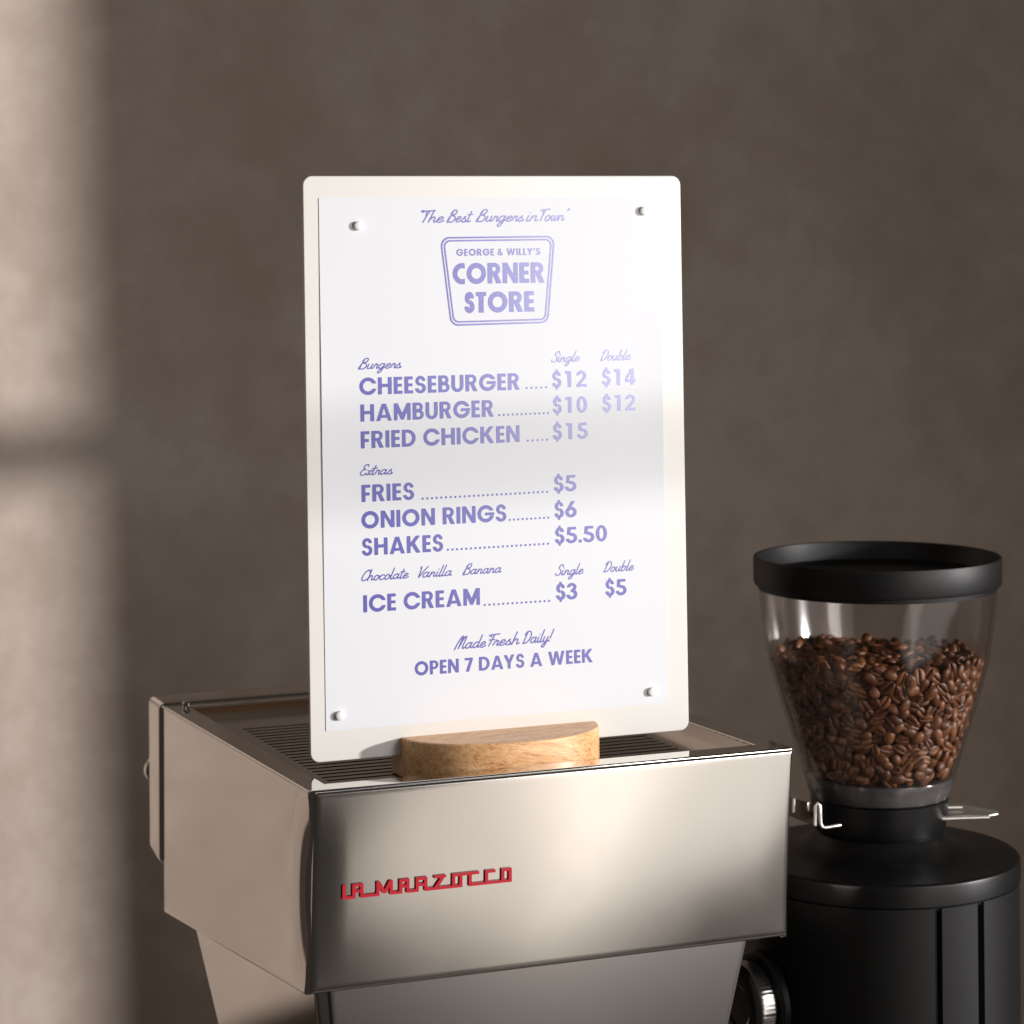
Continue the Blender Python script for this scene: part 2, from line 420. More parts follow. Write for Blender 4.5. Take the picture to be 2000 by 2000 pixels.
    if ch == '6': return 0.70, U_(ring(X, Y, .35, .325, .35, .335, .21, .23), np.maximum(p((.36, 1), (.63, 1), (.36, .60), (.10, .54), (.03, .42)), -ell(X, Y, .35, .325, .12, .125)))
    if ch == '7': return 0.64, p((0, 1), (.64, 1), (.64, .86), (.33, 0), (.06, 0), (.355, .80), (0, .80))
    return .34, None

def iso_mesh(X, Y, D, merge=True):
    """cells of a regular grid clipped to D<0 -> (verts, faces); full cells are merged along rows"""
    ny, nx = D.shape; V, F, idx = [], [], {}
    D = np.where(np.abs(D) < 1e-9, 1e-9, D)
    def vert(k, x, y):
        if k not in idx: idx[k] = len(V); V.append((x, y))
        return idx[k]
    for j in range(ny-1):
        i = 0
        while i < nx-1:
            q = ((j, i), (j, i+1), (j+1, i+1), (j+1, i))
            ins = [D[a] < 0 for a in q]
            if all(ins):
                i2 = i
                if merge:
                    while i2+1 < nx-1 and D[j, i2+2] < 0 and D[j+1, i2+2] < 0: i2 += 1
                F.append(tuple(vert(a, X[a], Y[a]) for a in ((j, i), (j, i2+1), (j+1, i2+1), (j+1, i))))
                i = i2+1; continue
            if any(ins):
                f = []
                for k in range(4):
                    a, b = q[k], q[(k+1) % 4]
                    if ins[k]: f.append(vert(a, X[a], Y[a]))
                    if ins[k] != ins[(k+1) % 4]:
                        t = D[a]/(D[a]-D[b]); kk = (min(a, b), max(a, b))
                        f.append(vert(kk, X[a]+(X[b]-X[a])*t, Y[a]+(Y[b]-Y[a])*t))
                if len(f) >= 3: F.append(tuple(f))
            i += 1
    return V, F
def gridxy(x0, y0, x1, y1, h):
    xs = np.arange(x0, x1+h, h); ys = np.arange(y0, y1+h, h)
    return np.meshgrid(xs, ys)
TRACK = .085
def bold_text(txt, cap, width, heavy=0.0, track=TRACK):
    """cap-height units laid out then fitted to width (mm) -> verts (mm, y up), faces"""
    adv, x = [], 0.0
    for i, ch in enumerate(txt):
        X, Y = np.zeros((1, 1)), np.zeros((1, 1))
        wd, _ = G(ch, X, Y)
        adv.append(x); x += wd + (track if ch != ' ' else 0)
        pair = txt[i:i+2]
        if pair in ('AY', 'YS', 'LY', "Y'", 'LL'): x -= .10 if pair in ('AY', 'LY') else 0.02
        if ch == '1': x += .22
        if i+1 < len(txt) and txt[i+1] == '1': x += .13
    tot = x-track
    kx = width/tot; V, F = [], []
    for ch, a in zip(txt, adv):
        if ch == ' ': continue
        X, Y = gridxy(-.06, -.18, 1.40, 1.18, 1/26)
        wd, D = G(ch, X, Y)
        D = D - heavy
        m_ = X[0] <= wd+.1
        v, f = iso_mesh(X[:, m_], Y[:, m_], D[:, m_])
        b = len(V)
        V += [((px+a)*kx, py*cap) for px, py in v]; F += [tuple(b+k for k in q) for q in f]
    return V, F

# ---- monoline script
def catmull(pts, k=7):
    P = [np.array(p, float) for p in pts]
    if len(P) < 3: return P
    P = [2*P[0]-P[1]] + P + [2*P[-1]-P[-2]]; out = []
    for i in range(1, len(P)-2):
        for t in np.linspace(0, 1, k, endpoint=False):
            a, b, c_, d = P[i-1], P[i], P[i+1], P[i+2]
            out.append(0.5*(2*b+(c_-a)*t+(2*a-5*b+4*c_-d)*t*t+(3*b-a-3*c_+d)*t**3))
    return out + [P[-2]]
A_ = [(.37, .34), (.27, .455), (.12, .41), (.03, .21), (.09, .02), (.23, .03), (.36, .24), (.40, .45)]
SC = {
 'a': (.54, [A_, [(.40, .45), (.37, .16), (.43, .01), (.54, .10)]]),
 'b': (.48, [[(.07, 1.0), (.04, .4), (.07, .06), (.2, .0), (.35, .14), (.33, .38), (.2, .45), (.07, .30)], [(.33, .36), (.42, .40), (.50, .38)]]),
 'c': (.42, [[(.36, .37), (.24, .455), (.08, .36), (.03, .17), (.12, .0), (.27, .02), (.43, .14)]]),
 'd': (.54, [[(.37, .34), (.27, .455), (.12, .41), (.03, .21), (.09, .02), (.23, .03), (.36, .24)], [(.42, 1.02), (.39, .5), (.37, .14), (.43, .01), (.54, .10)]]),
 'e': (.42, [[(.02, .16), (.18, .22), (.33, .34), (.24, .455), (.09, .38), (.04, .15), (.13, .0), (.28, .03), (.43, .14)]]),
 'g': (.52, [A_, [(.40, .45), (.38, .0), (.31, -.33), (.17, -.43), (.09, -.30), (.25, -.08), (.53, .12)]]),
 'h': (.50, [[(.07, 1.02), (.05, .0)], [(.06, .18), (.19, .43), (.33, .39), (.33, .12), (.40, .01), (.51, .10)]]),
 'i': (.23, [[(.05, .45), (.04, .12), (.11, .0), (.24, .10)], [(.055, .67), (.06, .685)]]),
 'l': (.23, [[(.06, 1.04), (.04, .12), (.11, .0), (.24, .10)]]),
 'n': (.48, [[(.05, .45), (.04, .0)], [(.05, .18), (.17, .43), (.31, .39), (.31, .12), (.38, .01), (.49, .10)]]),
 'o': (.44, [[(.24, .45), (.10, .40), (.03, .18), (.12, .0), (.27, .04), (.35, .26), (.24, .45)], [(.30, .40), (.38, .34), (.46, .36)]]),
 'r': (.38, [[(.0, .06), (.10, .45), (.13, .38), (.27, .39), (.255, .12), (.31, .01), (.40, .10)]]),
 's': (.40, [[(.0, .08), (.19, .46), (.21, .33), (.31, .14), (.21, .0), (.06, .03)], [(.22, .0), (.33, .03), (.42, .11)]]),
 't': (.27, [[(.10, .88), (.06, .14), (.13, .0), (.28, .10)], [(-.06, .60), (.27, .63)]]),
 'u': (.48, [[(.05, .45), (.04, .13), (.13, .0), (.28, .12), (.34, .45)], [(.34, .45), (.32, .13), (.38, .01), (.49, .10)]]),
 'w': (.56, [[(.05, .45), (.05, .12), (.13, .0), (.24, .12), (.28, .42)], [(.27, .36), (.28, .10), (.36, .0), (.47, .12), (.49, .43), (.58, .37)]]),
 'x': (.40, [[(.0, .10), (.08, .02), (.30, .42), (.38, .40)], [(.05, .42), (.14, .38), (.25, .05), (.41, .10)]]),
 'y': (.48, [[(.05, .45), (.04, .13), (.13, .0), (.28, .12), (.34, .45)], [(.34, .45), (.33, .0), (.27, -.33), (.13, -.43), (.06, -.30), (.22, -.08), (.49, .12)]]),
 'T': (.48, [[(-.06, .84), (.03, .93), (.34, .95), (.60, .97)], [(.30, .94), (.24, .45), (.20, .0)], [(.13, .90), (.24, .42)]]),
 'B': (.62, [[(.20, .92), (.13, .5), (.09, .0), (.03, .06), (.10, .45)], [(.10, .70), (.22, .97), (.44, .97), (.45, .72), (.24, .54), (.45, .48), (.53, .2), (.36, .0), (.10, .02)]]),
 'S': (.50, [[(.46, .80), (.38, 1.0), (.20, .97), (.13, .72), (.33, .47), (.40, .20), (.26, .0), (.05, .04), (.02, .20)]]),
 'D': (.66, [[(.22, .88), (.16, .4), (.14, .0)], [(.06, .72), (.20, .98), (.46, .92), (.58, .55), (.46, .15), (.26, .0), (.08, .03)]]),
 'E': (.52, [[(.46, .82), (.40, 1.0), (.20, .92), (.17, .66), (.36, .54), (.16, .48), (.06, .20), (.20, .0), (.38, .04), (.50, .18)]]),
 'C': (.52, [[(.50, .78), (.42, .98), (.22, .88), (.07, .52), (.08, .12), (.22, .0), (.38, .05), (.50, .16)]]),
 'V': (.42, [[(.02, .88), (.08, 1.0), (.13, .5), (.17, .0), (.34, .50), (.55, 1.0)]]),
 'M': (.72, [[(.0, -.06), (.06, .45), (.20, .95), (.30, .98), (.27, .5), (.25, .02)], [(.26, .10), (.40, .85), (.52, 1.0), (.55, .8), (.52, .2), (.58, .01), (.70, .10)]]),
 'F': (.46, [[(-.04, .84), (.05, .92), (.60, .97)], [(.30, .94), (.25, .45), (.20, .0)], [(.08, .50), (.42, .53)], [(.12, .90), (.12, .74)]]),
 '!': (.16, [[(.10, 1.04), (.06, .28)], [(.05, .02), (.055, .03)]]),
 '"': (.20, [[(.02, .86), (.04, .98)], [(.10, .88), (.12, 1.0)]]),
}
def script_text(txt, cap, width, thick):
    x, polys = 0.0, []
    for i, ch in enumerate(txt):
        wd, strokes = SC[ch]
        for st in strokes: polys.append([(p[0]+x, p[1]) for p in catmull(st)])
        x += wd
    sh = .36
    polys = [[(px+py*sh, py) for px, py in q] for q in polys]
    x0 = min(p[0] for q in polys for p in q); x1 = max(p[0] for q in polys for p in q)
    kx = width/(x1-x0)
    polys = [np.array([((px-x0)*kx, py*cap) for px, py in q]) for q in polys]
    h = thick/2.6
    X, Y = gridxy(-thick, -.5*cap-thick, width+thick, 1.1*cap+thick, h)
    D = np.full(X.shape, 1e9)
    for q in polys:
        for a, b in zip(q[:-1], q[1:]):
            lo = np.minimum(a, b)-thick*2; hi = np.maximum(a, b)+thick*2
            i0, i1 = np.searchsorted(X[0], (lo[0], hi[0])); j0, j1 = np.searchsorted(Y[:, 0], (lo[1], hi[1]))
            xs, ys = X[j0:j1, i0:i1], Y[j0:j1, i0:i1]
            e = b-a; t = np.clip(((xs-a[0])*e[0]+(ys-a[1])*e[1])/(e@e+1e-12), 0, 1)
            D[j0:j1, i0:i1] = np.minimum(D[j0:j1, i0:i1], np.hypot(xs-a[0]-e[0]*t, ys-a[1]-e[1]*t))
    return iso_mesh(X, Y, D-thick/2)

# ================================================================== LARGE STRUCTURE
WALL_N = -1000.0
def slab(name, u0, u1, n0, n1, z0, z1, m):
    v = [BO+U*a+N*b+Z*z for z in (z1, z0) for a, b in ((u0, n0), (u1, n0), (u1, n1), (u0, n1))]
    return solid(name, v, box_faces(), m)
struct(slab('wall', -1.10, 1.2, -1.12, WALL_N/1000, -1.0, 2.2, MT['plaster']))
# wall on the right with the window the daylight comes through (unseen; opening shaped to cast the lit patch)
WU = 1200.0
def key_on_window(pt):
    """where the ray from the lamp to pt crosses the window wall -> (n, z) in metres"""
    a = Vector(pt); d = KEY_POS-a
    ua = (a-BO).dot(U); ud = d.dot(U); t = (WU/1000-ua)/ud
    q = a+d*t
    return (q-BO).dot(N), q.z
def wall_px(x, y):
    """point on the back wall seen at photo pixel (x, y)"""
    dx, dy = (x-1000)/5100, (y-456)/5100
    d = right*dx + up*(-dy) + Vector((0, 1, 0))
    o = Vector((0, 0, CAM_H)); k = ((BO+N*(WALL_N/1000)-o).dot(N))/d.dot(N)
    return o+d*k
e_top = key_on_window(wall_px(112, 0)); e_bot = key_on_window(wall_px(176, 2000))
n_far = 1.65
sl = (e_bot[0]-e_top[0])/(e_bot[1]-e_top[1])
def edge_n(z): return e_top[0]+sl*(z-e_top[1])
zt, zb = 1.30, -0.25
def wpt(nn, z, k): return BO+U*(WU/1000+k)+N*nn+Z*z
def window_wall():
    vs, fs = [], []
    def piece(q):          # q: four (n, z)
        b = len(vs)
        vs.extend([wpt(a, z, 0) for a, z in q] + [wpt(a, z, .02) for a, z in q]); fs.extend(box_faces(b))
    piece([(-1.12, 2.2), (edge_n(2.2), 2.2), (edge_n(-1), -1.0), (-1.12, -1.0)])
    piece([(edge_n(2.2), 2.2), (2.4, 2.2), (2.4, zt), (edge_n(zt), zt)])
    piece([(edge_n(zb), zb), (2.4, zb), (2.4, -1.0), (edge_n(-1), -1.0)])
    piece([(n_far, zt), (2.4, zt), (2.4, zb), (n_far, zb)])
    # glazing bar that draws the dark band on the back wall
    nc, zc = key_on_window(wall_px(60, 888))
    zl = lambda a: zc+.17*(a-nc)
    a0, a1, hb = edge_n(zc)-.002, nc+.45, .0205
    piece([(a0, zl(a0)+hb), (a1, zl(a1)+hb), (a1, zl(a1)-hb), (a0, zl(a0)-hb)])
    return solid('window_wall', vs, fs, MT['room'])
struct(window_wall())
# unseen slim rail added outside to soften the light in a band across the menu
def rail():
    d = KEY_POS-B(0, -2); t = 0.19
    p = B(0, -2)+d*t
    a = (BO+N)-BO
    vs = []
    for z in (.0078, -.0078):
        for k in (-.5, .5):
            vs.append(p+N*k+Z*z + Z*(0.17*k))
    v = [vs[0], vs[1], vs[3], vs[2]]
    vs2 = v + [q+KEY_DIR*.02 for q in v]
    return solid('band_rail', vs2, box_faces(), MT['room'])
struct(rail())
struct(slab('counter', -.62, .62, -.45, .30, -.04, 0.0, MT['counter']))

# ================================================================== ESPRESSO MACHINE
mach = thing('espresso_machine', M(10, -90, 639), 'boxy polished steel espresso machine with red raised lettering, menu sign standing on its top', 'espresso machine')
LY = 296.0                  # level of the top rim
FLOOR = 306.0               # level of the recessed cup tray
# dark chassis inside the sheet panels
solid('chassis', [M(-131, -243, 318), M(152, -243, 318), M(152.6, 57, 318), M(-130.4, 55, 318),
                  M(-132, -241, 430), M(151, -241, 430), M(151.5, 52.5, 403), M(-131.5, 52.5, 403)], box_faces(), MT['seam'], mach)
front = grid_panel('front_panel', (M(-129.8, 60.5, LY+1), M(155.2, 63.7, LY+1), M(153.8, 56.2, 405.6), M(-131.8, 56.0, 405.6)), N, MT['front'], mach,
           ru=1.6, rv=2.2, bul=1.1, lam=20, skirt=3, peak=1.0, ends=(1, .45))
grid_panel('side_panel', (M(-134.6, -244, 300.8), M(-133.4, 58.2, LY+.4), M(-135.0, 54.0, 405.8), M(-135.6, -243, 432)), -U, MT['side'], mach,
           ru=1.2, rv=1.6, bul=4.2, lam=26, skirt=3, peak=0.9, ends=(0, 1))
grid_panel('side_panel', (M(156.6, 61.5, LY+.4), M(154.6, -244, 300.8), M(154.4, -243, 432), M(155.4, 54.6, 405.8)), U, MT['side'], mach,
           ru=1.5, rv=1.6, bul=1.5, lam=18, skirt=3, peak=0.9, ends=(1, 0))
# top rim round the recess
def rim():
    o = [(-133.2, 58.6, LY), (156.2, 62.2, LY), (154.4, -243.6, 300.6), (-134.4, -243.6, 300.6)]
    i = [(-119, 44.0, LY), (141, 44.8, LY), (139, -232, 300.4), (-119, -232, 300.4)]
    f = [(-118.5, 43.5, FLOOR+1), (140.8, 44.2, FLOOR+1), (138.8, -231.8, FLOOR+1), (-118.5, -231.8, FLOOR+1)]
    b = [(x, n, y+2.5) for x, n, y in o]
    V = [M(*p) for p in o+i+f+b]; F = []
    for k in range(4):
        j = (k+1) % 4
        F += [(k, j, 4+j, 4+k), (4+k, 4+j, 8+j, 8+k), (12+k, 12+j, j, k)]
    me = pydata('top_rim', local(V, mach), F); fix(me); bevel(me, .0011, 3, 20)
    return link('top_rim', me, MT['mirror'], mach, 50, True)
rim()
def tray():
    V, F = [], []
    def q(u0, u1, n0, n1, y0=FLOOR, th=.5):
        if u1 <= u0 or n1 <= n0: return
        b = len(V)
        V.extend([M(u0, n0, y0), M(u1, n0, y0), M(u1, n1, y0), M(u0, n1, y0), M(u0, n0, y0+th), M(u1, n0, y0+th), M(u1, n1, y0+th), M(u0, n1, y0+th)])
        F.extend(box_faces(b))
    q(-118.4, -101.5, -231.6, 42.8); q(116.5, 140.5, -231.6, 42.8)
    q(-101.5, 116.5, -231.6, -177)
    n = -177.0
    while n < 38:
        q(-101.5, 116.5, n+3.2, min(n+8.8, 42.8)); n += 8.8
    return solid('cup_tray', V, F, MT['tray'], mach, 0, smooth=30)
tray()
mbox('slot_shade', -118, 140.3, -231, 42, FLOOR+.8, FLOOR+9, MT['void'], mach)  # black box close under the slots stands in for the shade inside them
# tapering lower body
lo = [(-125.5, 49, 404), (132.5, 49, 404), (134, -226, 425), (-122, -226, 425)]
lb = [(-108, 40, 585), (90, 40, 585), (96, -100, 600), (-108, -100, 600)]
solid('lower_body', [M(*p) for p in lo]+[M(*p) for p in lb], box_faces(), MT['seam'], mach)
def lerp(a, b, t): return [a[k]+(b[k]-a[k])*t for k in range(3)]
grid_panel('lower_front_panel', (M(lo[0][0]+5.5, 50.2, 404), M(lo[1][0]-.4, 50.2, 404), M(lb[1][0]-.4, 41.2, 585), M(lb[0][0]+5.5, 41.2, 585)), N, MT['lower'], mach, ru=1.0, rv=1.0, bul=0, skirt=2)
lsn = (M(*lb[0])-M(*lo[0])).cross(M(*lo[3])-M(*lo[0])).normalized()
if lsn.dot(U) > 0: lsn = -lsn
grid_panel('lower_side_panel', [p+lsn*.001 for p in (M(-122.2, -224, 425), M(-125.3, 44, 404), M(-108, 36, 585), M(-108, -98, 600))], lsn, MT['side'], mach, ru=1.0, rv=1.0, bul=0, skirt=2)
# panel that hangs on the far side of the body
solid('rear_panel', [M(-136.4, -278, 299), M(150, -278, 299), M(150, -246, 299), M(-136.4, -246, 299),
                     M(-137, -276, 397), M(150, -276, 397), M(150, -246, 403), M(-137, -246, 403)], box_faces(), MT['side'], mach, .004, 3)
lathe_obj('pressure_knob', [(0, .0042), (.0017, .0039), (.0027, .0029), (.0028, .0016), (.0022, .0006), (.0022, 0), (0, 0)], MT['chrome'], mach, M(-122, -234, 300.6)-mach.location, seg=32)
lathe_obj('rear_knob', [(0, .013), (.006, .012), (.0085, .009), (.0085, .004), (.005, 0), (.005, -.01)], MT['chrome'], mach,
          M(-128.5, -278, 349)-mach.location, (-N).to_track_quat('Z', 'Y'), seg=32)
for u_, n_ in ((-90, 10), (80, 10), (-90, -80), (80, -80)):
    lathe_obj('foot', [(.016, .06), (.016, .006), (.020, .004), (.020, .0005), (0, .0005)], MT['seam'], mach, M(u_, n_, 639)-mach.location, seg=32)

# raised red lettering on the front panel, one connected strip
def nameplate():
    s = 1/4.83/3.62         # traced units -> mm
    th = 25.5
    T = lambda x0, y0, x1, y1: (x0, y0, x1, y1)
    H = 134.0
    rects = [T(132, 0, 161, H), T(132, 0, 250, th),                                  # L
             T(221, 0, 250, H), T(221, H-th, 325, H), T(296, 0, 325, H), T(221, 52, 325, 79), T(296, 0, 472, th),   # A
             T(444, 0, 473, H), T(568, 0, 597, H), T(568, 0, 685, th),               # M
             T(656, 0, 685, H), T(656, H-th, 752, H), T(723, 0, 752, H), T(656, 52, 752, 79), T(723, 0, 840, th),   # A
             T(811, 0, 840, H), T(811, H-th, 918, H), T(890, 68, 920, H), T(811, 50, 915, 77), T(892, 0, 921, 70), T(892, 0, 1010, th),  # R
             T(982, H-th, 1096, H), T(980, 0, 1252, th),                              # Z
             T(1153, 0, 1183, H), T(1153, H-th, 1412, H), T(1223, 0, 1252, H),       # O
             T(1311, 0, 1341, H), T(1311, 0, 1500, th),                               # C
             T(1467, 0, 1497, H), T(1467, H-th, 1568, H), T(1467, 0, 1640, th),      # C
             T(1623, 0, 1653, H), T(1693, 0, 1724, H), T(1623, H-th, 1724, H), T(1623, 0, 1724, th)]  # O
    polys = [[(444, H), (480, H), (537, 20), (503, 20)], [(597, H), (561, H), (503, 20), (537, 20)], [(1096, H), (1060, H), (975, 12), (1018, 12)]]
    X, Y = gridxy(120, -12, 1736, 146, 4.0)
    D = np.full(X.shape, 1e9)
    for r in rects: D = np.minimum(D, np.maximum(np.maximum(r[0]-X, X-r[2]), np.maximum(r[1]-Y, Y-r[3])))
    for q in polys: D = np.minimum(D, poly(X, Y, q))
    V, F = iso_mesh(X, Y, D, merge=False)
    bm = bmesh.new()
    o0 = Vector(M(-114.5, 58.2, 355.5)); o1 = Vector(M(-17.5, 58.75, 355.6))
    ax = (o1-o0)/(1725-140); upv = (M(-114.4, 61.5, 347.8)-M(-114.5, 61.0, 355.5))/H
    upv = (Z + N*.045)*(upv.length)
    nrm = ax.cross(upv).normalized()
    if nrm.dot(N) < 0: nrm = -nrm
    base = [o0+ax*(x-140)+upv*y+nrm*.0001 - mach.location for x, y in V]
    vs = [bm.verts.new(p) for p in base]
    for f in F:
        try: bm.faces.new([vs[k] for k in f])
        except ValueError: pass
    r = bmesh.ops.extrude_face_region(bm, geom=list(bm.faces))
    for v in r['geom']:
        if isinstance(v, bmesh.types.BMVert): v.co += nrm*.0013
    bmesh.ops.recalc_face_normals(bm, faces=bm.faces)
    me = bpy.data.meshes.new('nameplate'); bm.to_mesh(me); bm.free()
    o = link('nameplate', me, MT['red'], front)
    o['label'] = 'red raised lettering strip'
    return o
nameplate()

# ================================================================== WOODEN STAND
def wood_base():
    yt, yb = 127.6+155.5, FLOOR-.05
    pts = []
    half, sag, dep = 59.8, 43.0, -20.0
    k = 40
    for i in range(k+1):                      # front: flattened arc
        a = math.pi*(1-i/k)
        ca, sa = math.cos(a), math.sin(a)
        pts.append((half*math.copysign(abs(ca)**0.94, ca)-1.0, sag*abs(sa)**0.95))
    for i in range(1, 9):                     # rear corners
        a = i/8*math.pi/2; pts.append((half-1.0-8+8*math.cos(a), dep+8-8*math.sin(a)))
    for i in range(0, 9):
        a = i/8*math.pi/2; pts.append((-half-1.0+8-8*math.sin(a), dep+8-8*math.cos(a)))
    org = M(0, 0, FLOOR)
    m_ = len(pts)
    vs = [M(x, n, yt) for x, n in pts]+[M(x, n, yb) for x, n in pts]
    R = Matrix((U, N, Z))                     # world -> stand axes
    loc = [R @ (v-org) for v in vs]
    fs = [tuple(range(m_)), tuple(range(2*m_-1, m_-1, -1))]+[(i, i+m_, (i+1) % m_+m_, (i+1) % m_) for i in range(m_)]
    me = bpy.data.meshes.new('sign_base'); me.from_pydata([tuple(v) for v in loc], [], fs); fix(me); bevel(me, .0012, 3, 40)
    o = link('sign_base', me, MT['oak'], None, 40, True)
    o.matrix_world = Matrix.Translation(org) @ R.transposed().to_4x4()
    return o
tag(wood_base(), 'half-round oak block holding up the menu board on the machine', 'sign stand')

# ================================================================== MENU BOARD, SHEET, MAGNETS
BM = Matrix((U, -BD, BN)).transposed().to_4x4(); BM.translation = BC     # local x right, y up, z out
def flat_obj(name, V, F, m, parent=None):
    me = bpy.data.meshes.new(name); me.from_pydata(V, [], F); me.update()
    o = link(name, me, m, parent)
    return o
def board():
    w0, w1, h0, h1, r, th = -114.2, 119.0, -165.6, 160.8, 5.5, 2.0
    pts = []
    for cx, cy, a0 in ((w1-r, h1-r, 0), (w0+r, h1-r, 90), (w0+r, h0+r, 180), (w1-r, h0+r, 270)):
        for i in range(11):
            a = math.radians(a0+9*i); pts.append((cx+r*math.cos(a), cy+r*math.sin(a)))
    k = len(pts)
    V = [(x/1000, y/1000, 0) for x, y in pts]+[(x/1000, y/1000, -th/1000) for x, y in pts]
    F = [tuple(range(k)), tuple(range(2*k-1, k-1, -1))]+[(i, i+k, (i+1) % k+k, (i+1) % k) for i in range(k)]
    me = bpy.data.meshes.new('menu_board'); me.from_pydata(V, [], F); fix(me); bevel(me, .0007, 3, 40)
    o = link('menu_board', me, MT['board'], None, 40, True); o.matrix_world = BM
    return o
tag(board(), 'upright cream metal sign board with rounded corners behind the white menu', 'sign board')
def lift(x, y):
    """how far the paper curls off the board (mm)"""
    return .5*max(0, (x-86)/19)**2*(math.exp(-((y-35)/38)**2)+.35*math.exp(-((y+80)/50)**2)) + .35*max(0, (-x-84)/21)**2*math.exp(-((y-20)/70)**2)
def sheet():
    nx, ny = 22, 30; V, F = [], []
    PN = .00035
    for k, zz in ((0, PN), (1, PN-.00018)):
        for j in range(ny+1):
            for i in range(nx+1):
                x, y = -105+210*i/nx, -148.5+297*j/ny
                V.append((x/1000, y/1000, zz+lift(x, y)/1000))
    s = (nx+1)*(ny+1)
    for j in range(ny):
        for i in range(nx):
            a = j*(nx+1)+i
            F += [(a, a+1, a+nx+2, a+nx+1), (s+a+nx+1, s+a+nx+2, s+a+1, s+a)]
    for i in range(nx):
        F += [(i+1, i, s+i, s+i+1), (ny*(nx+1)+i, ny*(nx+1)+i+1, s+ny*(nx+1)+i+1, s+ny*(nx+1)+i)]
    for j in range(ny):
        a = j*(nx+1); b = a+nx+1
        F += [(a, b, s+b, s+a), (b+nx, a+nx, s+a+nx, s+b+nx)]
    me = bpy.data.meshes.new('menu_sheet'); me.from_pydata(V, [], F); fix(me)
    o = link('menu_sheet', me, MT['paper'], None, 40); o.matrix_world = BM
    return o
menu = tag(sheet(), 'white paper burger menu printed in violet, held to the cream board by magnets', 'menu')

BOLD = [
    ("GEORGE & WILLY'S", -23.4, -115.0, 28.5, -115.2, 4.05), ('CORNER', -25.7, -99.0, 30.7, -99.2, 11.8), ('STORE', -18.8, -82.3, 24.2, -82.8, 11.8),
    ('CHEESEBURGER', -82.8, -37.5, 14.5, -37.8, 9.9), ('HAMBURGER', -82.4, -22.6, -1.8, -22.9, 9.9), ('FRIED CHICKEN', -82.4, -7.5, 14.0, -7.9, 9.9),
    ('FRIES', -82.4, 22.3, -50.8, 22.3, 9.9), ('ONION RINGS', -82.7, 37.4, 5.1, 37.1, 9.9), ('SHAKES', -82.7, 52.4, -33.8, 52.3, 9.9),
    ('ICE CREAM', -82.3, 84.0, -11.9, 84.1, 9.9), ('OPEN 7 DAYS A WEEK', -52.2, 121.7, 57.7, 121.4, 8.1),
    ('$12', 34.6, -38.1, 56.5, -38.3, 9.6), ('$14', 66.1, -38.4, 87.7, -38.6, 9.6), ('$10', 34.7, -23.1, 56.6, -23.3, 9.6), ('$12', 66.1, -23.3, 87.4, -23.4, 9.6),
    ('$15', 34.5, -8.0, 56.8, -8.2, 9.6), ('$5', 34.6, 22.0, 49.1, 21.9, 9.6), ('$6', 34.7, 37.1, 49.0, 37.0, 9.6), ('$5.50', 34.8, 52.1, 68.0, 51.8, 9.6),
    ('$3', 34.9, 84.4, 48.7, 84.3, 9.6), ('$5', 66.1, 83.9, 79.9, 83.9, 9.6)]
DOTS = [(5, 18.7, -38.7, 30.9, -38.7), (12, 1.5, -23.7, 31.9, -23.8), (5, 18.9, -8.4, 31.0, -8.5), (28, -45.9, 21.9, 30.5, 21.5), (10, 7.0, 36.5, 31.0, 36.4),
        (23, -31.1, 51.6, 30.6, 51.4), (15, -9.1, 84.2, 30.7, 84.3)]
SCRIPT = [('Burgers', -83.0, -52.2, -57.5, -52.6, 5.9), ('Extras', -82.8, 7.3, -63.6, 7.0, 5.9), ('Chocolate', -82.8, 66.2, -55.1, 66.1, 5.9), ('Vanilla', -49.0, 66.2, -29.0, 66.3, 5.9),
          ('Banana', -22.2, 66.3, 1.3, 66.1, 5.9), ('Single', 34.6, -52.9, 52.2, -53.4, 5.9), ('Double', 65.4, -53.0, 84.6, -53.5, 5.9), ('Single', 35.0, 70.2, 52.4, 69.7, 5.9),
          ('Double', 65.3, 69.9, 84.5, 69.5, 5.9), ('Made', -28.0, 108.2, -8.8, 108.0, 6.8), ('Fresh', -7.2, 107.9, 11.8, 107.7, 6.8), ('Daily!', 13.8, 107.8, 33.5, 107.6, 6.8),
          ('"The', -44.1, -134.3, -30.7, -134.5, 6.8), ('Best', -28.7, -134.4, -12.9, -134.5, 6.8), ('Burgers', -10.9, -134.6, 18.6, -134.7, 6.8), ('in', 20.2, -134.6, 27.2, -134.7, 6.8),
          ('Town"', 28.8, -134.8, 47.5, -134.9, 6.8)]
def put(name, V, F):
    """ink outlines in sheet millimetres -> a child of the sheet, laid just over the paper"""
    return flat_obj(name, [(x/1000, y/1000, (.35+lift(x, y)+.07)/1000) for x, y in V], F, MT['ink'], menu)
def shift(V, F, x, y, base=0): return [(px+x, py+y) for px, py in V], [tuple(base+k for k in f) for f in F]
lines = {}
def add(row, name, V, F):
    L = lines.setdefault(row, (name, [], []))
    b = len(L[1]); L[1].extend(V); L[2].extend(tuple(b+k for k in f) for f in F)
def rowkey(v): return round(v/4)
for txt, u0, v0, u1, v1, cap in BOLD:
    heavy = {'CORNER': .004, 'STORE': .004}.get(txt, -.011)
    tr = {'CORNER': .085, 'STORE': .085, "GEORGE & WILLY'S": .12}.get(txt, TRACK)
    if txt[0] == '$': tr = .06
    V, F = bold_text({'CORNER': 'cORNER', 'STORE': 'stORE'}.get(txt, txt), cap, u1-u0, heavy, tr)
    V, F = shift(V, F, u0, -(v0+v1)/2)
    key = 'badge' if v0 < -80 else ('b%d' % round(v0/4))
    add(key, 'shop_badge' if key == 'badge' else 'printed_line', V, F)
